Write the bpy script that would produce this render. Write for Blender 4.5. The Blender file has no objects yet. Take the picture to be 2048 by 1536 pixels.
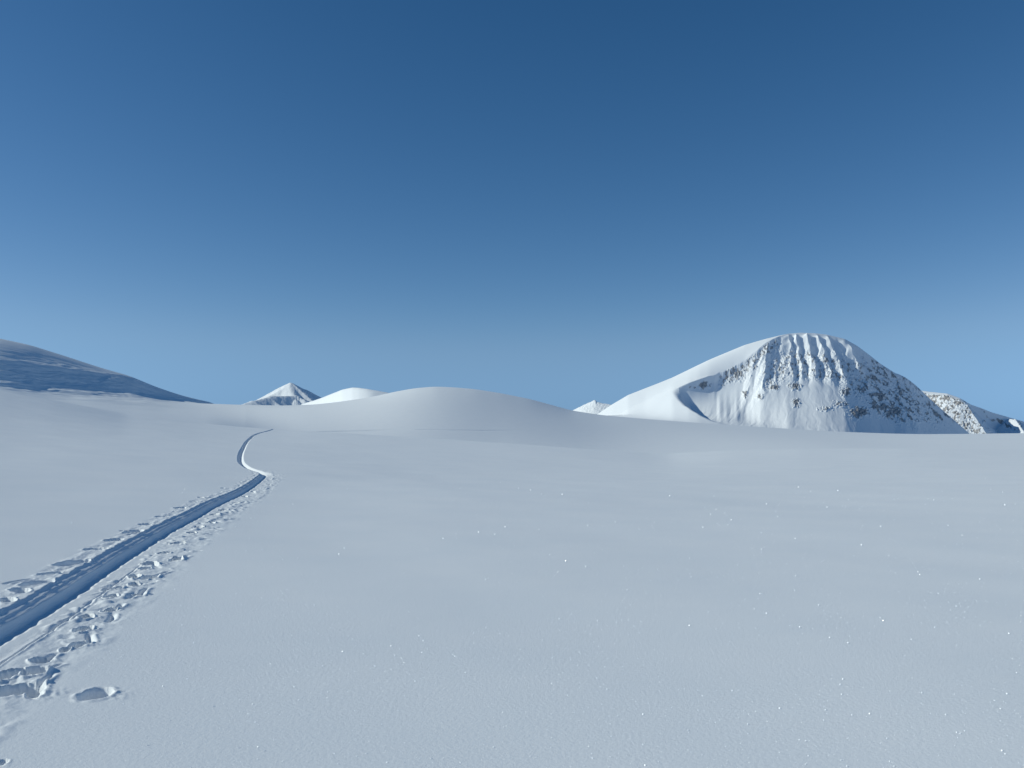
import bpy, math, random
import numpy as np
C = bpy.context.scene.collection
SC = bpy.context.scene
R = math.radians

# ------------------------------------------------------------------ camera
FPX = 1773.6                      # focal length in photo pixels (photo is 2048 wide)
HZ = 880.0                        # image row of the true horizon
PITCH = math.atan((HZ - 768) / FPX)
EYE = 1.70
cam_d = bpy.data.cameras.new('camera'); cam = bpy.data.objects.new('camera', cam_d); C.objects.link(cam)
cam_d.sensor_width = 36.0; cam_d.lens = 36.0 * FPX / 2048.0
cam_d.clip_start = 0.1; cam_d.clip_end = 60000
cam.location = (0, 0, EYE); cam.rotation_euler = (math.pi / 2 + PITCH, 0, 0)
SC.camera = cam

# ------------------------------------------------------------------ light
SUN_EL, SUN_AZ = 26.0, -93.0      # degrees; azimuth clockwise from +Y (the view direction)
w = bpy.data.worlds.new('World'); SC.world = w; w.use_nodes = True
nt = w.node_tree; nt.nodes.clear()
sky = nt.nodes.new('ShaderNodeTexSky'); sky.sky_type = 'NISHITA'; sky.sun_disc = False
sky.sun_elevation = R(SUN_EL); sky.sun_rotation = R(SUN_AZ)
sky.altitude = 2500; sky.air_density = 1.0; sky.dust_density = 0.0; sky.ozone_density = 3.0
chan = []; sep = nt.nodes.new('ShaderNodeSeparateColor'); com = nt.nodes.new('ShaderNodeCombineColor')
for i, (k_, g_) in enumerate([(2.40, 1.64), (1.21, 1.16), (1.11, 1.02)]):     # deep dry mountain-air blue: contrast per channel
    pw = nt.nodes.new('ShaderNodeMath'); pw.operation = 'POWER'; pw.inputs[1].default_value = g_
    ml = nt.nodes.new('ShaderNodeMath'); ml.operation = 'MULTIPLY'; ml.inputs[1].default_value = k_ * 10 ** (1 - g_)
    nt.links.new(sep.outputs[i], pw.inputs[0]); nt.links.new(pw.outputs[0], ml.inputs[0]); chan.append(ml)
bg = nt.nodes.new('ShaderNodeBackground'); bg.inputs['Strength'].default_value = 0.083
wo = nt.nodes.new('ShaderNodeOutputWorld')
nt.links.new(sky.outputs['Color'], sep.inputs['Color'])
# no warm belt along the horizon: keep red below green and green below blue
def cap(src, ref, k):
    m_ = nt.nodes.new('ShaderNodeMath'); m_.operation = 'MULTIPLY'; m_.inputs[1].default_value = k; nt.links.new(ref.outputs[0], m_.inputs[0])
    n_ = nt.nodes.new('ShaderNodeMath'); n_.operation = 'SMOOTH_MIN'; n_.inputs[2].default_value = .6
    nt.links.new(src.outputs[0], n_.inputs[0]); nt.links.new(m_.outputs[0], n_.inputs[1]); return n_
gch = cap(chan[1], chan[2], .63); rch = cap(chan[0], gch, .54)
for i, c_ in enumerate((rch, gch, chan[2])): nt.links.new(c_.outputs[0], com.inputs[i])
nt.links.new(com.outputs['Color'], bg.inputs['Color']); nt.links.new(bg.outputs['Background'], wo.inputs['Surface'])
sd = bpy.data.lights.new('sun', 'SUN'); sd.energy = 3.4; sd.angle = R(0.5); sd.color = (.95, 0.982, 0.875)
so = bpy.data.objects.new('sun', sd); C.objects.link(so)
so.rotation_euler = (R(90 - SUN_EL), 0, R(180 - SUN_AZ))
so.location = (-200, -30, 120)
SC.view_settings.view_transform = 'Standard'; SC.view_settings.look = 'None'
SC.view_settings.exposure = 0.0; SC.view_settings.gamma = 1.0

# ------------------------------------------------------------------ helpers
def tag(o, label, cat, group=None, kind=None):
    o['label'] = label; o['category'] = cat
    if group: o['group'] = group
    if kind: o['kind'] = kind
    return o

cp, sp_ = math.cos(PITCH), math.sin(PITCH)
def ray(u, v):
    """azimuth and slope (rise over horizontal run) of a photo pixel"""
    a = (np.asarray(u, float) - 1024) / FPX; b = (768 - np.asarray(v, float)) / FPX
    X = a; Y = cp - b * sp_; Z = sp_ + b * cp
    return np.arctan2(X, Y), Z / np.hypot(X, Y)

def curve(pts, smooth=3):
    """image polyline -> smooth slope(az) function"""
    p = np.array(pts, float)
    us = np.arange(p[0, 0], p[-1, 0] + 0.5, 1.0)
    vs = np.interp(us, p[:, 0], p[:, 1])
    k = np.hanning(31); k /= k.sum()
    for _ in range(smooth + 1): vs = np.convolve(np.pad(vs, 15, mode='reflect', reflect_type='odd'), k, 'valid')
    az, te = ray(us, vs)
    return lambda a: np.interp(a, az, te)

def table(pts):
    p = np.array(pts, float); us = np.arange(p[0, 0], p[-1, 0] + 1, 4.0); vs = np.interp(us, p[:, 0], p[:, 1])
    k = np.hanning(63); k /= k.sum()
    for _ in range(2): vs = np.convolve(np.pad(vs, 31, mode='reflect', reflect_type='odd'), k, 'valid')
    az, _ = ray(us, np.full(len(us), 850.0))
    return lambda a: np.interp(a, az, vs)

def sm(x, a, b):
    t = np.clip((x - a) / (b - a), 0, 1); return t * t * (3 - 2 * t)

def hash2(ix, iy, seed):
    n = (ix.astype(np.int64) * 374761393 + iy.astype(np.int64) * 668265263 + seed * 974634777) & 0xffffffff
    n = ((n ^ (n >> 13)) * 1274126177) & 0xffffffff
    n = (n ^ (n >> 16)) & 0xffffffff
    return n.astype(np.float64) / 4294967295.0

def noise(x, y, seed=0):
    x = np.asarray(x, float); y = np.asarray(y, float)
    ix = np.floor(x); iy = np.floor(y); fx = x - ix; fy = y - iy
    ux = fx ** 3 * (fx * (fx * 6 - 15) + 10); uy = fy ** 3 * (fy * (fy * 6 - 15) + 10)
    def g(dx, dy):
        a = hash2(ix + dx, iy + dy, seed) * 2 * np.pi
        return np.cos(a) * (fx - dx) + np.sin(a) * (fy - dy)
    n0 = g(0, 0) * (1 - ux) + g(1, 0) * ux; n1 = g(0, 1) * (1 - ux) + g(1, 1) * ux
    return (n0 * (1 - uy) + n1 * uy) * 1.41

def fbm(x, y, seed=0, oct=4, gain=0.5):
    s = 0; a = 1.0
    for i in range(oct):
        s = s + a * noise(x * 2 ** i + 17.3 * i, y * 2 ** i - 9.1 * i, seed + i); a *= gain
    return s

def split_grid(V, nr, nc, cls, specs, mat, attrs=None):
    """V: (nr*nc,3) grid; cls: class per quad; specs: {class: object name}.  All pieces share the whole grid's normals."""
    idx = np.arange(nr * nc).reshape(nr, nc)
    F = np.stack([idx[:-1, :-1], idx[:-1, 1:], idx[1:, 1:], idx[1:, :-1]], -1).reshape(-1, 4)
    e1 = V[F[:, 2]] - V[F[:, 0]]; e2 = V[F[:, 3]] - V[F[:, 1]]
    fn = np.cross(e1, e2)
    if fn[:, 2].mean() < 0: F = F[:, ::-1]; fn = -fn
    fn /= np.linalg.norm(fn, axis=1)[:, None] + 1e-20
    N = np.zeros_like(V)
    for k in range(4):
        for c in range(3): N[:, c] += np.bincount(F[:, k], fn[:, c], len(V))
    N /= np.linalg.norm(N, axis=1)[:, None] + 1e-20
    cls = np.asarray(cls).reshape(-1); out = {}
    for c, name in specs.items():
        f = F[cls == c]
        if not len(f): continue
        used, inv = np.unique(f, return_inverse=True); f2 = inv.reshape(f.shape)
        me = bpy.data.meshes.new(name)
        me.vertices.add(len(used)); me.vertices.foreach_set('co', V[used].astype(np.float32).ravel())
        me.loops.add(f2.size); me.loops.foreach_set('vertex_index', f2.astype(np.int32).ravel())
        me.polygons.add(len(f2)); me.polygons.foreach_set('loop_start', np.arange(0, f2.size, 4, dtype=np.int32))
        me.update(calc_edges=True)
        me.polygons.foreach_set('use_smooth', np.ones(len(f2), dtype=bool))
        if attrs:
            for an, arr in attrs.items():
                at = me.attributes.new(an, 'FLOAT', 'POINT'); at.data.foreach_set('value', arr[used].astype(np.float32))
        if len(specs) > 1: me.normals_split_custom_set_from_vertices(N[used].astype(np.float32))
        me.materials.append(mat)
        o = bpy.data.objects.new(name, me); C.objects.link(o); out[c] = o
    return out

def quadmean(A): return (A[:-1, :-1] + A[1:, :-1] + A[:-1, 1:] + A[1:, 1:]) / 4

# ------------------------------------------------------------------ materials
def mat_snow(name, grain):
    m = bpy.data.materials.new(name); m.use_nodes = True; t = m.node_tree; p = t.nodes['Principled BSDF']
    p.inputs['Roughness'].default_value = 0.75; p.inputs['Specular IOR Level'].default_value = 0.15
    tc = t.nodes.new('ShaderNodeTexCoord')
    n1 = t.nodes.new('ShaderNodeTexNoise'); n1.inputs['Scale'].default_value = 0.6; n1.inputs['Detail'].default_value = 5
    t.links.new(tc.outputs['Object'], n1.inputs['Vector'])
    cr = t.nodes.new('ShaderNodeValToRGB'); cr.color_ramp.elements[0].position = .3; cr.color_ramp.elements[1].position = .7
    cr.color_ramp.elements[0].color = (.845, .865, .88, 1); cr.color_ramp.elements[1].color = (.885, .895, .90, 1)
    t.links.new(n1.outputs['Fac'], cr.inputs['Fac']); t.links.new(cr.outputs['Color'], p.inputs['Base Color'])
    if grain:
        n2 = t.nodes.new('ShaderNodeTexNoise'); n2.inputs['Scale'].default_value = 34; n2.inputs['Detail'].default_value = 5; n2.inputs['Roughness'].default_value = .75
        t.links.new(tc.outputs['Object'], n2.inputs['Vector'])
        b = t.nodes.new('ShaderNodeBump'); b.inputs['Strength'].default_value = 0.55; b.inputs['Distance'].default_value = 0.007
        t.links.new(n2.outputs['Fac'], b.inputs['Height']); t.links.new(b.outputs['Normal'], p.inputs['Normal'])
    return m

def mat_mountain(name, scale, warm=False):
    m = bpy.data.materials.new(name); m.use_nodes = True; t = m.node_tree; p = t.nodes['Principled BSDF']
    p.inputs['Roughness'].default_value = 0.85; p.inputs['Specular IOR Level'].default_value = 0.1
    at = t.nodes.new('ShaderNodeAttribute'); at.attribute_name = 'rock'
    tc = t.nodes.new('ShaderNodeTexCoord')
    n = t.nodes.new('ShaderNodeTexNoise'); n.inputs['Scale'].default_value = scale; n.inputs['Detail'].default_value = 6; n.inputs['Roughness'].default_value = .65
    t.links.new(tc.outputs['Object'], n.inputs['Vector'])
    ad = t.nodes.new('ShaderNodeMath'); ad.operation = 'ADD'; t.links.new(at.outputs['Fac'], ad.inputs[0])
    sc_ = t.nodes.new('ShaderNodeMath'); sc_.operation = 'MULTIPLY_ADD'; sc_.inputs[1].default_value = .5; sc_.inputs[2].default_value = -.25
    t.links.new(n.outputs['Fac'], sc_.inputs[0]); t.links.new(sc_.outputs[0], ad.inputs[1])
    mr = t.nodes.new('ShaderNodeMapRange'); mr.inputs['From Min'].default_value = .52; mr.inputs['From Max'].default_value = .80; mr.inputs['To Max'].default_value = .72
    t.links.new(ad.outputs[0], mr.inputs['Value'])
    n3 = t.nodes.new('ShaderNodeTexNoise'); n3.inputs['Scale'].default_value = scale * 2.3; n3.inputs['Detail'].default_value = 3
    t.links.new(tc.outputs['Object'], n3.inputs['Vector'])
    cr = t.nodes.new('ShaderNodeValToRGB')
    cr.color_ramp.elements[0].color = (.10, .097, .10, 1) if not warm else (.10, .085, .075, 1)
    cr.color_ramp.elements[1].color = (.27, .25, .245, 1) if not warm else (.26, .22, .19, 1)
    cr.color_ramp.elements[0].position = .35; cr.color_ramp.elements[1].position = .65
    t.links.new(n3.outputs['Fac'], cr.inputs['Fac'])
    mx = t.nodes.new('ShaderNodeMix'); mx.data_type = 'RGBA'
    mx.inputs['A'].default_value = (.865, .88, .895, 1)
    t.links.new(mr.outputs['Result'], mx.inputs['Factor']); t.links.new(cr.outputs['Color'], mx.inputs['B'])
    t.links.new(mx.outputs['Result'], p.inputs['Base Color'])
    return m

M_NEAR = mat_snow('powder_snow', True)
M_FAR = mat_snow('packed_snow', False)
M_ROCK = mat_mountain('snowy_rock', .06)
M_ROCKW = mat_mountain('snowy_cliff', .035, True)

# ------------------------------------------------------------------ ground sheet to the horizon
me = bpy.data.meshes.new('valley_floor'); vs = [(0, 0, -90)]; fs = []
for i in range(96):
    a = i / 96 * 2 * math.pi; vs.append((40000 * math.cos(a), 40000 * math.sin(a), -90))
for i in range(96): fs.append((0, 1 + i, 1 + (i + 1) % 96))
me.from_pydata(vs, [], fs); me.materials.append(M_FAR)
o = bpy.data.objects.new('valley_floor', me); C.objects.link(o)
tag(o, 'flat snow covered valley floor reaching the horizon below the hills', 'ground', kind='structure')

# ------------------------------------------------------------------ 1. the near snow field, the ski track and the pole holes
F_CREST = curve([(-1400, 560), (-600, 690), (-200, 752), (0, 783), (100, 800), (250, 828), (400, 846), (480, 854), (560, 860), (640, 864), (860, 877),
                 (1060, 890), (1200, 900), (1300, 906), (1340, 907), (1450, 902), (1600, 898), (1800, 897), (2048, 899), (2500, 905), (3300, 915)])
F_DC = table([(-1400, 110), (0, 130), (560, 120), (900, 112), (1300, 100), (2048, 110), (3300, 115)])
PW = 1.3
_a = np.linspace(R(-78), R(78), 400); _A = F_CREST(_a) * F_DC(_a) + EYE
_pf = np.polyfit(_a, _A, 4, w=np.where(np.abs(_a) < R(36), 1.0, .15))
def field_h(az, d):
    te = F_CREST(az); dc = F_DC(az); A = (te + EYE / dc) * dc
    t = d / dc; A0 = np.polyval(_pf, az)
    tt_ = np.minimum(t, 1); z = A0 * tt_ ** PW + (A - A0) * sm(tt_, .30, 1.0)
    s = PW * A / dc; e = np.maximum(d - dc, 0)
    # crest, then a fall into the dip behind it, easing out to a constant slope
    e1 = np.minimum(e, 40.0)
    z = z + s * e1 - .0045 * e1 ** 2 + (s - .36) * np.maximum(e - 40, 0)
    return z

def undul(x, y):
    d = np.hypot(x, y)
    return (.035 * noise(x * .11, y * .11, 5) + .014 * noise(x * .37 + .2 * y, y * .30, 6)) * sm(d, 2, 8) \
        + .05 * noise(x * .035, y * .03, 7) * sm(d, 15, 50) * (1 - sm(d, 80, 115))

def ground_pt(u, v):
    az, te = ray(u, v); az = float(az); te = float(te); lo, hi = 1.0, 160.0
    ds = np.geomspace(1, 135, 4000); z = field_h(np.full_like(ds, az), ds)
    f = z - (EYE + te * ds); k = np.argmax(f > 0)
    if f[k] <= 0: k = len(ds) - 1
    return np.array([ds[k] * math.sin(az), ds[k] * math.cos(az)])

# centre of the trench floor, in photo pixels, near to far
TR = [(-420, 1480), (-250, 1388), (-120, 1316), (0, 1250), (40, 1227), (82, 1203), (160, 1155), (210, 1124), (262, 1093), (310, 1066), (352, 1043), (398, 1022), (428, 1004), (466, 988),
      (500, 970), (522, 955), (530, 948), (526, 945.5), (514, 942.5), (500, 938), (490, 933), (482, 926), (480, 918), (481, 908), (486, 897), (491, 887), (499, 877),
      (511, 869), (526, 864), (542, 860.5), (556, 858)]
TP = np.array([ground_pt(*p) for p in TR])
# resample smoothly
def chaikin(P, n=2):
    for _ in range(n):
        Q = [P[0]]
        for a, b in zip(P[:-1], P[1:]): Q += [a * .75 + b * .25, a * .25 + b * .75]
        Q.append(P[-1]); P = np.array(Q)
    return P
TP = chaikin(TP, 2)
_b = TP[0] - TP[4]; TP = np.vstack([TP[0] + _b / np.hypot(*_b) * 40, TP])
SEG = np.diff(TP, axis=0); SL = np.hypot(SEG[:, 0], SEG[:, 1]); CUM = np.concatenate([[0], np.cumsum(SL)])

def track_coords(x, y):
    """signed distance right of the trench axis, distance along it"""
    best = np.full(x.shape, 1e9); tt = np.zeros(x.shape); ss = np.zeros(x.shape)
    for i in range(len(SEG)):
        dx, dy = SEG[i] / SL[i]; px = x - TP[i, 0]; py = y - TP[i, 1]
        a = np.clip(px * dx + py * dy, 0, SL[i])
        qx = px - a * dx; qy = py - a * dy; q = np.hypot(qx, qy)
        m = q < best
        best[m] = q[m]; tt[m] = np.where(px[m] * dy - py[m] * dx >= 0, q[m], -q[m]); ss[m] = CUM[i] + a[m]
    return tt, ss

S_TURN = CUM[np.argmin(np.hypot(*(TP - ground_pt(530, 948)).T))]
def trench(t, s):
    kk = .56 - .12 * sm(s, S_TURN - 20, S_TURN - 1) - .07 * sm(s, S_TURN - .5, S_TURN + 3)        # the rut gets narrower up the hill
    aft = sm(s, S_TURN - 1.0, S_TURN + 1.0)
    t = t / kk; dep = .225 * kk
    jag = (.045 * noise(s * 1.9, s * 0 + 3, 11) + .035 * noise(s * 5.5, s * 0 + 8, 12) + .02 * noise(s * 13, s * 0, 19)) * (1 - .6 * aft)
    tl = -.37 + .03 * aft + jag * .8; tf = .02 * noise(s * 1.2, s * 0, 13)
    lipz = (.012 + .026 * noise(s * 2.3, s * 0 + 1, 25) + .018 * noise(s * 7, s * 0 + 5, 26)) * kk * (1 - .5 * aft)
    tk = tf - .10 + .012 * noise(s * 2.6, s * 0 + 7, 28)                                         # kink between the open wall and the deep rut
    u = np.clip((t - tl) / (tk - tl), 0, 1); u2 = np.clip((t - tk) / (tf - tk), 0, 1)
    mid = dep * (.39 + .36 * aft)
    wall = lipz * (1 - u) - mid * (.90 * u + .10 * np.minimum(u * 6, 1)) - (dep - mid) * u2 ** .8
    g = 2 * np.pi * (u * 2.3 + .18 * noise(s * .35, s * 0, 14))
    wall += (.0018 * np.sin(g) * np.sin(u * np.pi) + .0018 * noise(s * 4, u * 12, 27)) * (u2 <= 0)     # ski edges scraped along the wall
    z = np.where((t > tl) & (t <= tf), wall, 0.0)
    # right of the floor: a wide trodden bench easing up to the untouched snow; after the turn a short steep wall
    tb = .16; te_ = 1.30 - .92 * aft
    jr = (.07 * noise(s * 2.1, s * 0 + 9, 15) + .04 * noise(s * 6.5, s * 0, 16)) * (1 - .5 * aft)
    ur = np.clip((t - tb - jr) / (te_ - tb), 0, 1)
    right = np.where(aft > .99, -dep * (1 - ur) ** 1.25, (-dep + .22 * dep * sm(t - jr, .06, .22) + .10 * dep * sm(t, .3, .8)) * (1 - aft * ur) + .68 * dep * sm(t, .8, 12.5) * (1 - aft))
    z = np.where(t > tf, right, z)
    lip = lipz * np.exp(-((t - tl) / .10) ** 2) * (t <= tl)
    nearf = 1 - sm(s, S_TURN + .2, S_TURN + 3)
    bandr = sm(t, .25, .5) * (1 - sm(t, 1.1, 1.7)) * nearf
    bandl = sm(-t, .42, .5) * (1 - sm(-t, .70, 1.0)) * nearf
    rough = bandr * (.010 * fbm(s * 2.2, t * 2.2, 21, 4) - .002) + bandl * (.012 * fbm(s * 2.4, t * 3, 22, 4))
    gr = -.016 * np.exp(-((t - .52 - .04 * noise(s * .4, s * 0, 23)) / .022) ** 2) * sm(noise(s * .30, s * 0 + 4, 24), -.25, .05) * nearf
    gr += .008 * np.exp(-((t - .57 - .04 * noise(s * .4, s * 0, 23)) / .03) ** 2) * nearf
    gr = gr * (1 - sm(s, S_TURN - 21, S_TURN - 16))
    cl_ = .10 * np.maximum(noise(s * 6.5, t * 3.6, 97) - .22, 0) - .09 * np.maximum(noise(s * 5.0, t * 2.8, 98) - .30, 0)
    gr = gr + cl_ * (bandr * .50 + bandl * .25) * sm(noise(s * 1.3, t * .8, 99), -.35, .25)
    return z + lip + rough + gr, (t > tl) & (t < .22 + jr + .12 * aft)

# pole holes and boot holes: photo position, width in photo pixels, depth (m), kind
HR = [(1300, 490, 70), (1200, 555, 60), (1100, 630, 90), (1290, 605, 75), (1060, 662, 60), (985, 718, 70), (1105, 725, 75), (985, 770, 60), (840, 795, 75), (815, 850, 70),
      (1030, 840, 55), (800, 942, 70), (630, 998, 80), (610, 1082, 90), (590, 1184, 90), (480, 1212, 60), (300, 1292, 100), (250, 1365, 130), (60, 1385, 120),
      (1400, 420, 55), (1455, 380, 60), (1540, 348, 50), (1572, 292, 50), (1635, 262, 45), (1722, 212, 40), (1790, 165, 36), (1850, 130, 30)]
HL = [(160, 910, 100), (60, 982, 90), (285, 850, 110), (370, 785, 80), (530, 705, 120), (710, 600, 90), (850, 530, 80), (985, 465, 80), (1080, 412, 60), (1200, 355, 50),
      (1330, 290, 55), (1425, 240, 45), (1478, 207, 36), (1640, 130, 26)]
k7 = 560 / 2048
HOLES = [(x * k7, 940 + y * k7, wd * k7, .16, 'r') for x, y, wd in HR] + [(x * k7 - 3, 929 + y * k7 + .006 * x, wd * k7, .075, 'l') for x, y, wd in HL]
HOLES += [(42, 1347, 66, .15, 'boot'), (193, 1357, 50, .11, 'lone'), (2, 1487, 20, .06, 'r'), (70, 1358, 26, .05, 'r')]
# drag scratches: from, to in zoom pixels
DR = [(1040, 842, 1092, 788), (1130, 728, 1225, 678), (1290, 608, 1362, 574), (820, 942, 884, 900), (765, 1022, 845, 962), (640, 1172, 692, 1108), (350, 1292, 444, 1236),
      (325, 1376, 455, 1306), (255, 1500, 350, 1376), (1350, 542, 1480, 543), (1640, 328, 1740, 326), (1480, 430, 1550, 428), (930, 862, 1030, 842), (40, 826, 240, 785), (890, 445, 985, 437),
      (940, 470, 1070, 440), (1150, 640, 1180, 650)]

def stamp(x, y, Z):
    """cut holes and scratches into Z in place; returns the hole index per vertex"""
    hid = np.full(x.shape, -1)
    rnd = random.Random(4)
    for i, (u, v, wd, dep, kd) in enumerate(HOLES):
        c = ground_pt(u, v); d = np.hypot(*c)
        a = wd / FPX * d * .55; b = a * rnd.uniform(1.3, 2.0) * (.75 if kd in ('boot', 'lone') else 1.25 if kd == 'l' else 1)
        ang = rnd.uniform(-.6, .6); dep = dep * rnd.uniform(.8, 1.15) * min(1, a / .07 + .25)
        m = np.nonzero((np.abs(x - c[0]) < 4 * a + .3) & (np.abs(y - c[1]) < 4 * a + .3))[0]
        if not len(m): continue
        px = x[m] - c[0]; py = y[m] - c[1]
        qx = px * math.cos(ang) + py * math.sin(ang); qy = -px * math.sin(ang) + py * math.cos(ang)
        f = 8.0 if a < .08 else 5.5
        irr = (.22 if kd != 'lone' else .10) * fbm(px * f + i * 7.7, py * f - i * 3.1, 31, 3) / max(.6, 1)
        r = np.hypot(qx / a, qy / b) + irr
        # steep wall on the side nearest the sun, gentle run-out on the other
        prof = -dep * np.clip(1 - np.clip(r, 0, 1) ** 5, 0, 1) * (1 + .22 * np.clip(qx / a, -1, 1))
        prof += .10 * dep * np.exp(-((r - 1.18) / .16) ** 2) * (r > 1) * (.6 + .9 * noise(px * 14, py * 14, 33))
        # spray of crumbs on the lee side
        spr = np.exp(-((qx / a - 1.5) ** 2 / .5 + (qy / b) ** 2 / .5)) * .05 * dep * (1 + 1.5 * noise(px * 22, py * 22, 34))
        Z[m] += prof + (spr if kd != 'l' else 0)
        hid[m[r < 1.0]] = i
    for i, (x0, y0, x1, y1) in enumerate(DR):
        a = ground_pt(x0 * k7, 940 + y0 * k7); b = ground_pt(x1 * k7, 940 + y1 * k7)
        L = np.hypot(*(b - a)); dx, dy = (b - a) / L; wd = .012 + .0012 * np.hypot(*a)
        m = np.nonzero((x > min(a[0], b[0]) - .3) & (x < max(a[0], b[0]) + .3) & (y > min(a[1], b[1]) - .3) & (y < max(a[1], b[1]) + .3))[0]
        if not len(m): continue
        px = x[m] - a[0]; py = y[m] - a[1]; al = (px * dx + py * dy) / L; pe = px * dy - py * dx
        pe = pe + .03 * np.sin(al * 3 + i)
        amp = sm(al, -.05, .1) * (1 - sm(al, .75, 1.05))
        Z[m] += amp * (-.035 * np.exp(-(pe / wd) ** 2) + .010 * np.exp(-((pe - 2.2 * wd) / wd) ** 2))
    return hid

# grid: rows by distance, columns by azimuth
drow = np.concatenate([np.geomspace(.8, 4.2, 26)[:-1], np.arange(4.2, 12, .016), np.arange(12, 24, .036), np.arange(24, 60, .11), np.arange(60, 170, .55)])
az_l, _ = ray(-60, 1200); az_m, _ = ray(620, 900); az_r, _ = ray(2120, 900)
acol = np.concatenate([np.linspace(R(-78), float(az_l), 40)[:-1], np.linspace(float(az_l), float(az_m), 860)[:-1],
                       np.linspace(float(az_m), float(az_r), 330)[:-1], np.linspace(float(az_r), R(78), 40)])
nr, nc = len(drow), len(acol)
AZ, D = np.meshgrid(acol, drow); X = D * np.sin(AZ); Y = D * np.cos(AZ)
Z = field_h(AZ, D) + undul(X, Y)
x = X.ravel(); y = Y.ravel(); z = Z.ravel().copy()
near = np.nonzero((D.ravel() < 135) & (x < 9.0))[0]
t, s = track_coords(x[near], y[near])
k = (t > -1.6) & (t < 7.5); near = near[k]; t = t[k]; s = s[k]
dz, intr = trench(t, s); z[near] += dz
istr = np.zeros(len(x), bool); istr[near] = intr
hid = stamp(x, y, z)
# very fine crumble around the track, wind-packed grain elsewhere
V = np.stack([x, y, z], 1)
idx = np.arange(nr * nc).reshape(nr, nc)
q = idx[:-1, :-1].ravel()
cls = np.where(istr[q], 1, 0)
hq = np.where(cls == 1, -1, hid[q]); cls = np.where(hq >= 0, 10 + hq, cls)
specs = {0: 'snow_field', 1: 'ski_track'}
for i, h in enumerate(HOLES): specs[10 + i] = 'boot_hole' if h[4] in ('boot', 'lone') else 'pole_hole'
ob = split_grid(V, nr, nc, cls, specs, M_NEAR)
tag(ob[0], 'smooth open snow field in the foreground, pale blue grey with tiny glints', 'snow field', kind='structure')
tag(ob[1], 'deep winding ski track trench climbing from the left edge over the rise', 'ski track')
for i, h in enumerate(HOLES):
    if 10 + i not in ob: continue
    o = ob[10 + i]
    if h[4] == 'boot': tag(o, 'large ragged boot hole beside the near end of the ski track', 'boot hole')
    elif h[4] == 'lone': tag(o, 'lone oval hole in smooth snow well right of the ski track', 'boot hole')
    elif h[4] == 'l': tag(o, 'small shallow pole hole along the left edge of the ski track', 'pole hole', 'pole holes left of the ski track')
    else: tag(o, 'small shaded pole hole in the trampled snow right of the ski track', 'pole hole', 'pole holes right of the ski track')

# frost glints put into shape: white six-sided plates enlarged with distance, turned sunward
sunv = np.array([math.sin(R(SUN_AZ)) * math.cos(R(SUN_EL)), math.cos(R(SUN_AZ)) * math.cos(R(SUN_EL)), math.sin(R(SUN_EL))])
rg = np.random.default_rng(11); n_ = 3400
cu = rg.uniform(-60, 2110, n_); cvv = 955 + 590 * rg.random(n_) ** .7
az, te = ray(cu, cvv); d = np.full(n_, 8.0)
for _ in range(25): d = .5 * d + .5 * np.clip((EYE - field_h(az, d)) / -te, 1, 90)
px, py = d * np.sin(az), d * np.cos(az); t1, s1 = track_coords(px, py)
pz = field_h(az, d) + undul(px, py) + np.where((t1 > -1.6) & (t1 < 7.5), trench(t1, s1)[0], 0)
ok = (np.abs(t1) > .9) & (noise(px * .9, py * .5, 95) + .9 * rg.random(n_) > .25); cv = []; cf = []
for i in np.nonzero(ok)[0]:
    r = min(d[i] / 886 * (.15 + .13 * rg.random() + .42 * rg.random() ** 7), .02)
    n = sunv + np.array([-px[i], -py[i], 1.7]) / d[i] * rg.uniform(.2, 1.0) + rg.normal(0, .28, 3); n /= np.linalg.norm(n)
    e = np.cross(n, [0, 0, 1.0]); e /= np.linalg.norm(e); f = np.cross(n, e)
    c = np.array([px[i], py[i], pz[i] + r * .9]); b0 = len(cv)
    for sgn in (1, -1):
        for j in range(6):
            a = j / 6 * 2 * math.pi; cv.append(tuple(c + (e * math.cos(a) + f * math.sin(a)) * r + n * (sgn * r * .12)))
    cf.append(tuple(range(b0, b0 + 6))); cf.append(tuple(range(b0 + 11, b0 + 5, -1)))
    for j in range(6): cf.append((b0 + j, b0 + 6 + j, b0 + 6 + (j + 1) % 6, b0 + (j + 1) % 6))
me = bpy.data.meshes.new('frost_glints'); me.from_pydata(cv, [], cf)
mc = bpy.data.materials.new('glint_ice'); mc.use_nodes = True; p = mc.node_tree.nodes['Principled BSDF']
p.inputs['Base Color'].default_value = (.93, .95, .97, 1); p.inputs['Roughness'].default_value = .35; p.inputs['Specular IOR Level'].default_value = .6
nz = mc.node_tree.nodes.new('ShaderNodeTexNoise'); nz.inputs['Scale'].default_value = 40
rp = mc.node_tree.nodes.new('ShaderNodeMapRange'); rp.inputs['To Min'].default_value = .2; rp.inputs['To Max'].default_value = .5
mc.node_tree.links.new(nz.outputs['Fac'], rp.inputs['Value']); mc.node_tree.links.new(rp.outputs['Result'], p.inputs['Roughness'])
me.materials.append(mc); o = bpy.data.objects.new('frost_glints', me); C.objects.link(o)
tag(o, 'frost crystal glints made as sunward white plates over the smooth foreground snow', 'frost crystals', kind='stuff')

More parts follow.
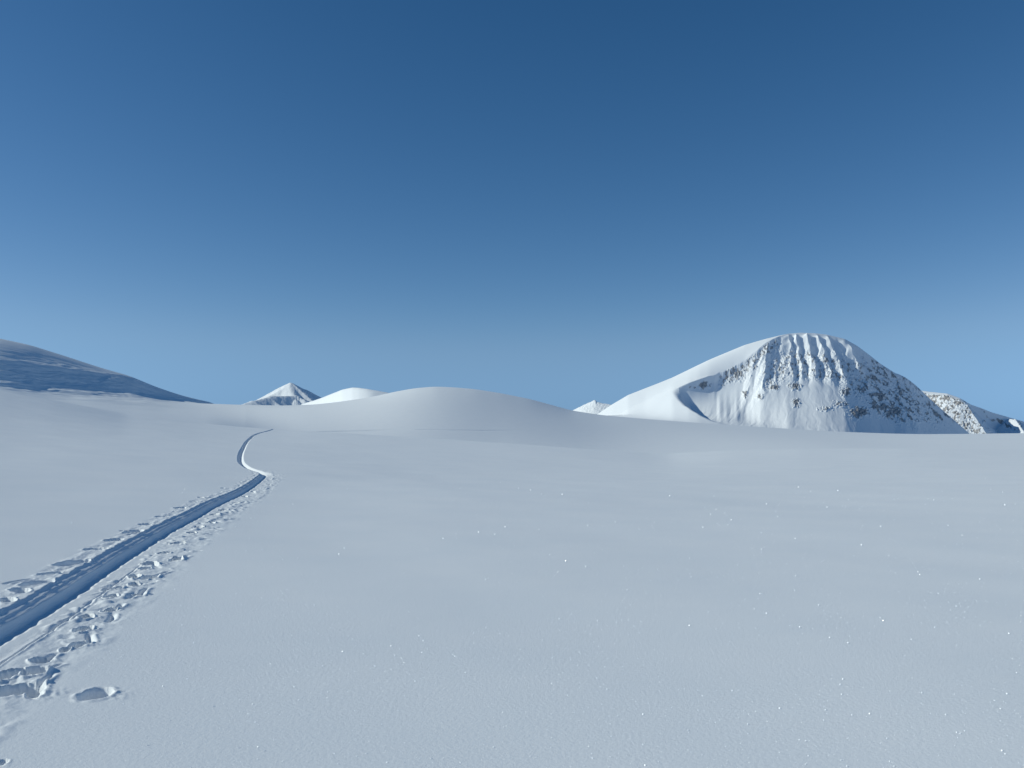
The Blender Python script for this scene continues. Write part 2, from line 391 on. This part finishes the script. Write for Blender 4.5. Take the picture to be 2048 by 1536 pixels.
# ------------------------------------------------------------------ 2. the rounded snow hill behind, with the ridge on the left
H_CREST = curve([(-1400, 700), (-200, 800), (300, 806), (440, 809), (480, 812), (560, 817), (620, 815.5), (680, 807), (740, 797), (790, 785), (830, 777.5), (870, 774), (910, 775.5), (950, 779),
                 (1000, 787), (1060, 799), (1143, 821.5), (1200, 830), (1300, 839), (1400, 846.5), (1500, 853), (1600, 859), (1700, 864.5), (1780, 867.5), (1850, 868.5), (2048, 866.5), (2400, 862), (3300, 850)], 2)
H_DC = table([(-1400, 900), (440, 900), (600, 640), (760, 440), (870, 400), (1143, 450), (1500, 600), (1850, 800), (2400, 900), (3300, 900)])
_z0 = EYE + (F_DC(_a) + 22) * (F_CREST(_a) - .020)
_pz = np.polyfit(_a, _z0, 6, w=np.where(np.abs(_a) < R(36), 1.0, .15))
_ha = np.linspace(R(-60), R(60), 2401); _hs = EYE + H_DC(_ha) * H_CREST(_ha)
_k = np.hanning(361); _k /= _k.sum(); _hs = np.convolve(np.pad(_hs, 180, mode='edge'), _k, 'valid')
def hill_h(az, d):
    te = H_CREST(az); dc = H_DC(az); zc = EYE + dc * te
    d0 = F_DC(az) + 22; z0 = np.polyval(_pz, az) - .6
    t = (d - d0) / (dc - d0); tc = np.clip(t, 0, 1)
    S = .45 * tc + .55 * (1 - (1 - tc) ** 2)          # convex, easing to the top
    zs = np.interp(az, _ha, _hs)
    z = z0 + (zs - z0) * S + (zc - zs) * sm(t, .35, 1.0)
    U_ = 1024 + np.tan(az) * FPX
    z = z - 2.5 * sm(U_, 590, 1010) * (1 - sm(U_, 1150, 1700)) * sm(d, 125, 165) * (1 - sm(d, 250, 400))
    z = np.where(t < 0, z0 + (d - d0) * .02, z)
    e = np.maximum(d - dc, 0)
    return z + .45 * (zc - z0) / (dc - d0) * e - .0011 * np.minimum(e, 160) ** 2 - .30 * np.maximum(e - 160, 0)

R_CREST = curve([(-900, 560), (-300, 632), (-100, 661), (0, 677), (60, 690), (130, 712), (200, 735), (260, 752), (310, 773), (360, 790), (400, 800), (440, 808), (480, 816), (530, 840), (600, 880)], 2)
# lines along the ridge: foot of the steep flank, top of the steep flank, skyline; (column, row, distance)
def line3(pts):
    p = np.array(pts, float); uu = np.arange(p[0, 0], p[-1, 0] + 1, 2.0); k = np.hanning(41); k /= k.sum(); out = []
    for j in (1, 2):
        q = np.interp(uu, p[:, 0], p[:, j])
        for _ in range(2): q = np.convolve(np.pad(q, 20, mode='reflect', reflect_type='odd'), k, 'valid')
        out.append(q)
    az, te = ray(uu, out[0]); return (lambda a: np.interp(a, az, te)), (lambda a: np.interp(a, az, out[1]))
RB = line3([(-900, 690, 150), (-300, 738, 205), (0, 766, 262), (98, 777, 335), (200, 781, 420), (270, 786, 520), (330, 797, 660), (380, 804, 830), (437, 814, 1070), (520, 830, 1400)])
RT = line3([(-900, 590, 215), (-300, 668, 275), (0, 721, 345), (98, 731, 430), (195, 746, 540), (268, 754, 660), (330, 779, 800), (380, 796, 930), (437, 810.5, 1105), (520, 826, 1440)])
RCD = line3([(-900, 560, 380), (-300, 632, 450), (0, 677, 545), (98, 702, 630), (195, 733, 680), (268, 754, 715), (330, 779, 825), (380, 796, 950), (437, 808, 1125), (520, 826, 1460)])
def ridge_raw(az, d):
    """monotone cubic through the profile knots of each azimuth"""
    te_c = R_CREST(az); te_b = np.minimum(RB[0](az), te_c - .0016); te_t = np.clip(RT[0](az), te_b + .0008, te_c - .0006)
    dk = [F_DC(az) + 20, RB[1](az), RT[1](az), RCD[1](az)]; dk.append(dk[3] + 140)
    for i in range(1, 5): dk[i] = np.maximum(dk[i], dk[i - 1] + 12)
    zk = [EYE + dk[0] * (F_CREST(az) - .012), EYE + dk[1] * te_b, EYE + dk[2] * te_t, EYE + dk[3] * te_c]
    zk.append(zk[3] - 22)
    hs = [dk[i + 1] - dk[i] for i in range(4)]; dl = [(zk[i + 1] - zk[i]) / hs[i] for i in range(4)]
    ms = [dl[0]]
    for i in range(1, 4): ms.append(np.where(dl[i - 1] * dl[i] > 0, 2 * dl[i - 1] * dl[i] / (dl[i - 1] + dl[i] + 1e-12), te_c if i == 3 else 0))
    ms.append(np.full_like(az, -.35))
    ms[3] = te_c * 1.0
    z = zk[0] + (d - dk[0]) * dl[0]; q = np.zeros_like(d)
    for i in range(4):
        t = np.clip((d - dk[i]) / hs[i], 0, 1); m = (d >= dk[i])
        h = (2 * t ** 3 - 3 * t ** 2 + 1) * zk[i] + (t ** 3 - 2 * t ** 2 + t) * hs[i] * ms[i] + (-2 * t ** 3 + 3 * t ** 2) * zk[i + 1] + (t ** 3 - t ** 2) * hs[i] * ms[i + 1]
        z = np.where(m, h, z); q = np.where(m, i + t, q)
    z = np.where(d > dk[4], zk[4] - .35 * (d - dk[4]), z)
    # long wind-drift streaks along the flank
    st = 1.0 * noise(d * .010, q * 3.2, 41) + .5 * noise(d * .022, q * 7, 42) + .28 * noise(d * .05, q * 15, 43) + .15 * noise(d * .10, q * 30, 44)
    st = st * np.exp(-((q - 1.4) / .85) ** 2) * (1 - .7 * sm(d, 450, 800))
    return z + 1.1 * st

drow2 = np.concatenate([np.arange(118, 150, 1.5), np.arange(150, 330, .25), np.geomspace(330, 1500, 420)])
az0, _ = ray(-1300, 850); az1, _ = ray(-40, 850); az2, _ = ray(1180, 850); az3, _ = ray(2100, 850); az4, _ = ray(3200, 850)
acol2 = np.concatenate([np.linspace(az0, az1, 60)[:-1], np.linspace(az1, az2, 820)[:-1], np.linspace(az2, az3, 300)[:-1], np.linspace(az3, az4, 50)])
nr2, nc2 = len(drow2), len(acol2)
AZ, D = np.meshgrid(acol2, drow2); X = D * np.sin(AZ); Y = D * np.cos(AZ)
ZH = hill_h(AZ, D) + .35 * noise(X * .012, Y * .010, 51) * sm(D, 150, 260)
ZR = ridge_raw(AZ, D)
UU = np.interp(acol2, ray(np.arange(-1300, 3201, 4.0), np.full(1126, 810.0))[0], np.arange(-1300, 3201, 4.0))[None, :]
for _ in range(2):                     # keep the ridge's skyline where it was measured
    cur = ((ZR - EYE) / D).max(0); want = R_CREST(acol2)
    kk = np.where(UU[0] < 470, (want - cur), 0.0)
    kr = np.hanning(31); kr /= kr.sum(); kk = np.convolve(np.pad(kk, 15, mode='edge'), kr, 'valid')
    ZR = ZR + kk[None, :] * D
ZH = ZH - 5 * (1 - sm(UU, 0, 620)) * sm(D, 150, 300)
KS = 2.0
Z = np.maximum(ZH, ZR) + KS * np.log1p(np.exp(-np.abs(ZH - ZR) / KS))
# keep the hill's own skyline right of the ridge
Z = Z + (ZH - Z) * sm(UU, 410, 620)
# the faint far end of the track, crossing the foot of the hill
ft = [(600, 862.5), (640, 862.8), (700, 861.8), (730, 861), (770, 859.6), (830, 859.4), (900, 860.3), (960, 860.8), (1010, 860.4), (1060, 860)]
def hill_pt(u, v):
    az, te = ray(u, v); az = float(az); te = float(te); ds = np.linspace(140, 420, 6000)
    f = hill_h(np.full_like(ds, az), ds) - (EYE + te * ds); k = np.argmax(f > 0)
    return az, ds[k]
fp = np.array([hill_pt(*p) for p in ft])
dct = np.interp(acol2, fp[:, 0], fp[:, 1]); act = (acol2 > fp[0, 0]) & (acol2 < fp[-1, 0])
off = (D - dct[None, :]); groove = act[None, :] & (np.abs(off) < 1.3)
Z = Z - np.where(act[None, :], .34 * np.where(off > 0, np.exp(-(off / .15) ** 2), np.exp(-(off / 1.2) ** 2)) * np.interp(acol2, fp[:, 0], [0, 1.15, 1.1, .95, .55, .30, .24, .22, .16, 0])[None, :], 0)
V = np.stack([X.ravel(), Y.ravel(), Z.ravel()], 1)
cls = np.where((quadmean(ZR) > quadmean(ZH)) & (quadmean(UU + 0 * ZR) < 460), 1, 0); cls = np.where(quadmean(groove.astype(float)) > .4, 2, cls)
ob = split_grid(V, nr2, nc2, cls, {0: 'snow_hill', 1: 'snow_ridge', 2: 'ski_track'}, M_FAR)
tag(ob[0], 'broad smooth rounded snow hill rising behind the foreground field', 'hill', kind='structure')
tag(ob[1], 'long snow ridge at the left with a dark blue shaded flank', 'ridge', kind='structure')
tag(ob[2], 'thin faint far stretch of ski track crossing the foot of the rounded hill', 'ski track')

# ------------------------------------------------------------------ 3. far mountains: local grids (u = photo column, y = depth in photo pixels)
def far_grid(us, ys, dist, zf):
    """zf(U,Y) -> height above the horizon in photo pixels; returns world vertices"""
    U, YY = np.meshgrid(us, ys); mp = dist / FPX
    H = zf(U, YY)
    az, te = ray(U, HZ - H); d = dist + YY * mp
    d = d / np.cos(az)
    return U, YY, H, np.stack([(d * np.sin(az)).ravel(), (d * np.cos(az)).ravel(), (EYE + te * d).ravel()], 1)

def lut(pts, smooth=2, k=9):
    p = np.array(pts, float); us = np.arange(p[0, 0], p[-1, 0] + .5, 1.0); vs_ = np.interp(us, p[:, 0], p[:, 1])
    h = np.hanning(k + 2)[1:-1]; h /= h.sum()
    for _ in range(smooth): vs_ = np.convolve(np.pad(vs_, k // 2, mode='reflect', reflect_type='odd'), h, 'valid')
    return lambda u: np.interp(u, us, vs_)

# --- the big mountain on the right
MC = lut([(1100, 905), (1160, 850), (1200, 825), (1224, 809), (1256, 790), (1287, 778), (1345, 755), (1417, 720), (1489, 690), (1534, 677), (1575, 667.5), (1600, 665.5), (1630, 666.5), (1655, 669.5),
          (1690, 678), (1715, 692), (1740, 711), (1760, 727), (1790, 746), (1800, 749.5), (1812, 755.5), (1830, 769), (1860, 798), (1885, 820), (1910, 842), (1940, 868), (1970, 898), (2040, 960)], 2, 7)
RV = lut([(1100, 905), (1330, 800), (1343, 784), (1350, 778), (1378, 766), (1395, 760), (1422, 751), (1444, 744), (1470, 733), (1489, 721), (1512, 702), (1534, 684), (1560, 671), (1580, 667), (2040, 667)], 1, 5)
YR = lut([(1100, -110), (1325, -100), (1360, -90), (1378, -84), (1395, -76), (1422, -64), (1450, -54), (1489, -44), (1512, -38), (1534, -24), (1560, -8), (1580, 0), (2040, 0)], 2, 11)
TT = lut([(1100, 36), (1395, 36), (1445, 36), (1475, 60), (1500, 110), (1545, 175), (1600, 200), (1690, 195), (1740, 186), (1800, 172), (1860, 150), (1910, 128), (1940, 114), (2040, 80)], 3, 15)
LL = lut([(1100, 18), (1395, 18), (1445, 20), (1475, 45), (1500, 85), (1545, 140), (1600, 155), (1690, 165), (1740, 165), (1800, 150), (1900, 120), (2040, 120)], 3, 15)
LS = lut([(1100, .40), (1445, .40), (1475, .34), (1520, .16), (1580, .06), (2040, .06)], 3, 15)
AP = lut([(1100, 20), (1200, 36), (1300, 40), (1345, 42), (1400, 43), (1500, 37), (1600, 30), (1690, 19), (1750, 4), (1800, -14), (1940, -30), (2040, -40)], 2, 15)
KD = lut([(1100, 1), (1200, 1), (1290, .78), (1345, .54), (1378, .63), (1395, .74), (1422, .98), (1450, 1.28), (1470, 1.46), (1489, 1.55), (1512, 1.22), (1534, 1.0), (2040, 1)], 2, 11)
def dome_drop(U, y):
    f = -np.minimum(y, 0); g = np.minimum(f, 90)
    return KD(U) * (.92 * (np.sqrt(np.minimum(g, 60) ** 2 + 34 ** 2) - 34) + .42 * np.maximum(g - 60, 0)) + .54 * np.maximum(f - 90, 0) - .0003 * np.maximum(f - 90, 0) ** 2
RIBS = [(1512, 4, 12, 7), (1536, 8, 16, 9), (1552, 3, 9, 5), (1577, 11, 24, 7), (1591, 8, 9, 6), (1611, 12, 13, 8), (1632, 10, 10, 9), (1652, 9, 15, 8), (1668, 4, 8, 5), (1690, 13, 19, 14), (1722, 4, 14, 10), (1752, 6, 20, 14)]
BLOBS = [  # image u, v, half-width, half-height, strength of the countable outcrops
    (1408, 771, 14, 9, 1.0), (1384, 775, 8, 4, .7), (1472, 747, 24, 16, .85), (1548, 775, 12, 6, 1.0), (1590, 773, 13, 8, .95), (1490, 789, 7, 6, .9), (1519, 794, 7, 6, .85), (1592, 806, 9, 9, 1.0), (1508, 736, 10, 7, .6),
    (1681, 757, 6, 4, .9), (1692, 784, 12, 11, .95), (1718, 826, 22, 12, 1.05), (1755, 790, 22, 6, .9), (1762, 815, 26, 9, .9), (1788, 825, 20, 11, 1.05), (1650, 818, 14, 5, .6), (1683, 808, 18, 7, .7)]
def rock_masks(U, v, dr):
    n = fbm(U * .16, v * .16, 61, 4, .6); n2 = fbm(U * .07 + 3, v * .07, 62, 3)
    nst = fbm((U - v) * .10, (U + v) * .035, 63, 4, .6)          # streaks running down to the right
    bl = np.zeros_like(U); bid = np.full(U.shape, -1)
    for i, (bu, bv, hw, hh, st) in enumerate(BLOBS):
        r = np.hypot((U - bu) / hw, (v - bv) / hh); e = st * np.clip(1.35 - r, 0, 1)
        m = e > bl; bid[m & (r < 1.25)] = i; bl = np.maximum(bl, e)
    # broken rock on the ribs below the fluted crest
    rib = sm(U, 1500, 1540) * (1 - sm(U, 1720, 1760)) * sm(dr, 22, 48) * (1 - sm(dr, 82, 104)) * .46
    edge = (1 - sm(U, 1545, 1575)) * sm(U, 1425, 1450) * sm(dr, 1, 6) * (1 - sm(dr, 20, 40)) * .56
    face = sm(U + .30 * (v - 700), 1700, 1752) * (1 - sm(v - MC(U), 85, 130)) * (1 - .7 * sm(v, 835, 856)) * .56
    rk = np.maximum(np.maximum(bl * 1.0 + .5 * n * (bl > 0), rib * (1 + 1.1 * n + .4 * n2)), np.maximum(edge * (1 + 1.2 * n), face * (.9 + 1.2 * nst + .5 * n)))
    return np.clip(rk, 0, 1.2), bl, bid
HOLD = {}
def zmount(U, Yd):
    Yd = Yd - .10 * (np.clip(U, 1400, 1720) - 1560)
    c = HZ - MC(U)
    back = np.maximum(Yd, 0)
    dome = c - dome_drop(U, Yd) - .55 * (np.sqrt(back ** 2 + 30 ** 2) - 30)
    yr = YR(U) + 3.0 * noise(U * .09, U * 0, 64) * sm(U, 1400, 1440) * (1 - sm(U, 1540, 1570))
    f = np.maximum(yr - Yd, 0); T = TT(U); L = LL(U)
    drop = T * (1 - np.exp(-f / L)) + LS(U) * f
    rimz = c - dome_drop(U, yr)
    face = rimz - drop
    isf = Yd < yr
    ub = 1347 + 44 * np.clip((-Yd - 50) / 150, 0, 3) ** 1.75 + 2.0 * noise(Yd * .04, Yd * 0, 77); cut = sm(U - ub, -10, 24) * (Yd < yr)
    z = dome + (np.minimum(face, dome + 2) - dome) * cut; isf = isf & (cut > .5)
    dr = np.where(isf, drop, 0)
    # snow apron smoothing out the foot
    apn = AP(U) + .10 * (Yd + 190) + .6 * noise(U * .02, Yd * .02, 70)
    df = np.abs(z - apn); z = np.maximum(z, np.where((Yd < -60) & (U < 1770), apn, -1e3)) + np.where(Yd < -60, 7.0 * np.log1p(np.exp(-df / 7.0)), 0) * sm(-Yd, 60, 120) * (1 - sm(U, 1680, 1770))
    # fluted ribs fanning out below the crest
    drn = dr / 75.0; phi = (U - 1585 - 10 * drn) / (1 + .38 * drn) + 1585 + (3.5 * noise(U * .05, dr * .05, 65) + 2 * noise(U * .12, dr * .10, 75)) * sm(dr, 4, 30)
    rb = np.zeros_like(U)
    for (u0, h, wl, wr) in RIBS:
        dx = phi - u0; rb = np.maximum(rb, h * np.clip(1 - np.where(dx < 0, -dx / wl, dx / wr), 0, 1) ** 1.1)
    amp = sm(dr, .5, 12) * (1 - sm(dr, 70, 112))
    z = z + (rb * (1 + .5 * noise(U * .06, dr * .06, 76)) - 4.0) * amp
    v = HZ - z
    rk, bl, bid = rock_masks(U, v, dr * (TT(U) > 100) + 200 * (TT(U) <= 100) * (dr > 25) + dr * (TT(U) <= 100) * (dr <= 25))
    keep = sm(z - apn, 6, 24); rk = np.where(isf, rk, 0) * keep; bl = bl * keep; bl = np.where(isf, bl, 0)
    crag = fbm(U * .22, v * .30, 66, 4, .62); crag2 = np.abs(fbm(U * .13 + v * .05, v * .22, 67, 3, .6))
    z = z + np.clip(rk, 0, 1) * (3.2 * crag + 2.2 * crag2) + bl * 1.0
    # snow slides and runnels on the open face
    z = z + np.where(isf, .55 * fbm(phi * .10, dr * .018, 68, 4) * sm(dr, 40, 80), 0)
    z = z + np.where(isf, 0, .25 * noise(U * .03, Yd * .03, 69))
    HOLD['rk'] = rk; HOLD['bid'] = np.where(isf & (bl > .12) & (rk > .30), bid, -1); HOLD['face'] = isf
    return z
us = np.concatenate([np.arange(1110, 1340, 2.0), np.arange(1340, 1960, .8), np.arange(1960, 2040, 3.0)])
ys = np.concatenate([np.arange(-430, -240, 2.0), np.arange(-240, 6, .8), np.geomspace(6, 300, 24)])
U, YY, H, V = far_grid(us, ys, 1600.0, zmount)
bid = HOLD['bid'][:-1, :-1].ravel()
specs = {-1: 'mountain'}
for i in range(len(BLOBS)): specs[i] = 'rock_outcrop'
ob = split_grid(V, len(ys), len(us), bid, specs, M_ROCK, {'rock': HOLD['rk'].ravel()})
mt = ob[-1]
tag(mt, 'steep domed snow mountain on the right with fluted ribs and dark rock on its face', 'mountain', kind='structure')
for i in range(len(BLOBS)):
    if i in ob: ob[i].parent = mt

# --- the rocky mountain at the right edge, farther back
def ridge_max(U, Yd, lines):
    z = np.full(U.shape, -1e9)
    for (p, q, kx_l, kx_r, ky) in lines:
        p = np.array(p, float); q = np.array(q, float); d = (q - p)[:2]; L2 = d @ d
        a = np.clip(((U - p[0]) * d[0] + (Yd - p[1]) * d[1]) / L2, 0, 1)
        zz = p[2] + (q[2] - p[2]) * a; ex = U - (p[0] + d[0] * a); ey = Yd - (p[1] + d[1] * a)
        kx = np.where(ex < 0, kx_l, kx_r)
        zn = zz - (np.sqrt((kx * ex) ** 2 + (ky * ey) ** 2 + 4.0 ** 2) - 4.0)
        z = np.maximum(z, zn) + 1.1 * np.log1p(np.exp(-np.minimum(np.abs(z - zn), 60) / 1.1)) * (z > -1e8) - .0
    return z
def zcliff(U, Yd):
    v = lambda a: HZ - a
    cap = lut([(1780, 776), (1830, 779), (1860, 783.5), (1895, 787), (1920, 796), (1928, 801), (1942, 809), (1962, 816), (1985, 825), (2010, 832), (2048, 843), (2100, 858), (2240, 900)], 1, 5)
    c = HZ - cap(U)
    # plan line of the crest: runs away to the right of the arete, so that side faces off from the sun
    yc = np.where(U < 1926, -.85 * (U - 1926), (U - 1926) * 1.5); fy = np.maximum(-.85 * (U - 1926) - Yd, 0)
    rx = 1926 + np.clip(-Yd, 0, None) * .42                       # the arete runs down towards the camera
    rz = (HZ - 801) - np.clip(-Yd, 0, None) * .62
    left = rz - .12 * (rx - U) + 0 * U                             # lit cliff left of the arete
    lit = c - .72 * np.maximum(fy - 16, 0) - .30 * np.minimum(fy, 16)
    right = np.minimum(rz - .95 * (U - rx), 1e9)
    crest2 = c - .75 * np.maximum(yc - Yd, 0)
    z = np.where(U < rx, np.minimum(lit, np.maximum(left, lit)), np.maximum(right, crest2))
    z = np.where(U >= rx, np.minimum(z, c), z)
    z = np.where(Yd > yc, c - .6 * (Yd - yc), z)
    # a sunlit spur at the far right
    spur = (HZ - 838) - np.maximum(np.abs(U - (2042 - Yd * .2)) * .55, 0) - .28 * np.maximum(60 - Yd, 0)
    z = np.maximum(z, np.where(Yd < yc, np.minimum(spur, c + .5), -1e9))
    vv = HZ - z
    n = fbm(U * .15 + vv * .03, vv * .22, 71, 4, .6); n2 = fbm(U * .06, vv * .09, 72, 3)
    onlit = (U < rx + 3) & (fy > 15)
    rk = np.where(onlit, .52 + .75 * n + .5 * n2 + .30 * (1 - sm(fy, 14, 44)) * (U < 1922), 0)
    rk = np.maximum(rk, np.where((U >= rx) & (Yd < yc), .22 + .7 * fbm((U - vv) * .08, (U + vv) * .05, 73, 3) + .5 * (1 - sm(np.abs(vv - cap(U) - 14), 3, 10)) * sm(U, 1985, 2000) * (1 - sm(U, 2016, 2026)), 0))
    rk = np.clip(rk, 0, 1.1)
    z = z + rk * 2.4 * fbm(U * .25, vv * .30, 74, 4, .6)
    HOLD['rk2'] = rk; HOLD['lit2'] = onlit & (rk > .25)
    return z
us = np.arange(1780, 2230, .8); ys = np.concatenate([np.arange(-190, 230, 1.4), np.geomspace(230, 420, 16)])
U, YY, H, V = far_grid(us, ys, 2600.0, zcliff)
cl = HOLD['lit2'][:-1, :-1].ravel().astype(int)
ob = split_grid(V, len(ys), len(us), cl, {0: 'mountain', 1: 'rock_face'}, M_ROCKW, {'rock': HOLD['rk2'].ravel()})
tag(ob[0], 'farther mountain at the right edge with a snow cap and brown sunlit cliff', 'mountain', kind='structure')
ob[1].parent = ob[0]

# --- the pointed peak at the left, far away
def zpeak(U, Yd):
    v = lambda a: HZ - a
    pk = ridge_max(U, Yd, [((581, 60, v(766.5)), (540, 25, v(792)), .62, .62, .55), ((581, 60, v(766.5)), (612, 70, v(780)), .9, .9, .62), ((612, 70, v(780)), (650, 85, v(799)), .8, .8, .62),
                           ((650, 85, v(799)), (720, 90, v(840)), .8, .8, .6), ((581, 60, v(766.5)), (590, -10, v(799)), .55, .75, .6)])
    fr = ridge_max(U, Yd, [((470, -120, v(813)), (505, -85, v(802.5)), .5, .55, .75), ((505, -85, v(802.5)), (545, -30, v(792.5)), .5, .6, .85), ((545, -30, v(792.5)), (592, 5, v(791.5)), .5, .6, .95),
                           ((592, 5, v(791.5)), (620, -20, v(806)), .7, .9, .8), ((536, -36, v(794)), (562, -70, v(812)), .5, .8, .8)])
    z = np.maximum(pk, fr)
    z = z + .5 * fbm(U * .09, Yd * .06, 81, 3) + .9 * np.abs(noise(U * .16, Yd * .02, 82)) * sm(U, 585, 595) * (1 - sm(U, 615, 625)) * (Yd < 0)
    HOLD['rk3'] = 0 * z
    return z
us = np.arange(440, 720, .7); ys = np.arange(-160, 160, 1.0)
U, YY, H, V = far_grid(us, ys, 3400.0, zpeak)
ob = split_grid(V, len(ys), len(us), np.zeros((len(ys) - 1) * (len(us) - 1), int), {0: 'mountain'}, M_FAR)
tag(ob[0], 'small distant pointed snow peak at the left, its right side in blue shade', 'mountain', kind='structure')

# --- the bright knoll between the peak and the hill
KC = lut([(560, 826), (590, 814), (605, 808), (640, 797), (665, 787), (685, 779), (705, 775), (718, 775.5), (735, 778), (755, 781.5), (775, 785), (800, 792), (860, 810), (940, 836)], 2, 7)
def zknoll(U, Yd):
    c = HZ - KC(U)
    # crest in plan runs nearer the camera to the right, so the front looks left into the sun
    w_ = U - 738; yc = -60 - .62 * w_ + .56 * (np.sqrt(w_ ** 2 + 16 ** 2))
    f = yc - Yd
    return np.where(f > 0, c - .50 * (np.sqrt(f ** 2 + 8 ** 2) - 8), c - .35 * (np.sqrt(f ** 2 + 12 ** 2) - 12)) + .25 * noise(U * .06, Yd * .05, 85)
us = np.arange(560, 940, 1.0); ys = np.arange(-200, 190, 1.5)
U, YY, H, V = far_grid(us, ys, 1500.0, zknoll)
ob = split_grid(V, len(ys), len(us), np.zeros((len(ys) - 1) * (len(us) - 1), int), {0: 'snow_knoll'}, M_FAR)
tag(ob[0], 'bright white sunlit snow knoll between the pointed peak and the rounded hill', 'hill', kind='structure')

# --- the little crest at the foot of the big mountain
RC = lut([(1080, 860), (1143, 822), (1165, 811), (1188, 800.5), (1191, 800), (1194, 804), (1205, 806.5), (1222, 809), (1260, 815), (1330, 840)], 1, 3)
def zcrest(U, Yd):
    yc = -.35 * (U - 1190); f = np.abs(yc - Yd)
    sc_ = lut([(1080, 860), (1143, 822), (1165, 811.5), (1188, 806), (1205, 807), (1222, 809), (1260, 815), (1330, 840)], 2, 15)(U)
    c = HZ - sc_ - (RC(U) - sc_) * np.exp(-(f / 7) ** 2)
    return c - .5 * (np.sqrt(f ** 2 + 4 ** 2) - 4) + .5 * fbm(U * .2, Yd * .15, 91, 3)
us = np.arange(1080, 1330, .8); ys = np.arange(-110, 110, 1.2)
U, YY, H, V = far_grid(us, ys, 2300.0, zcrest)
ob = split_grid(V, len(ys), len(us), np.zeros((len(ys) - 1) * (len(us) - 1), int), {0: 'snow_crest'}, M_FAR)
tag(ob[0], 'tiny notched snow crest just left of the foot of the big mountain', 'ridge', kind='structure')
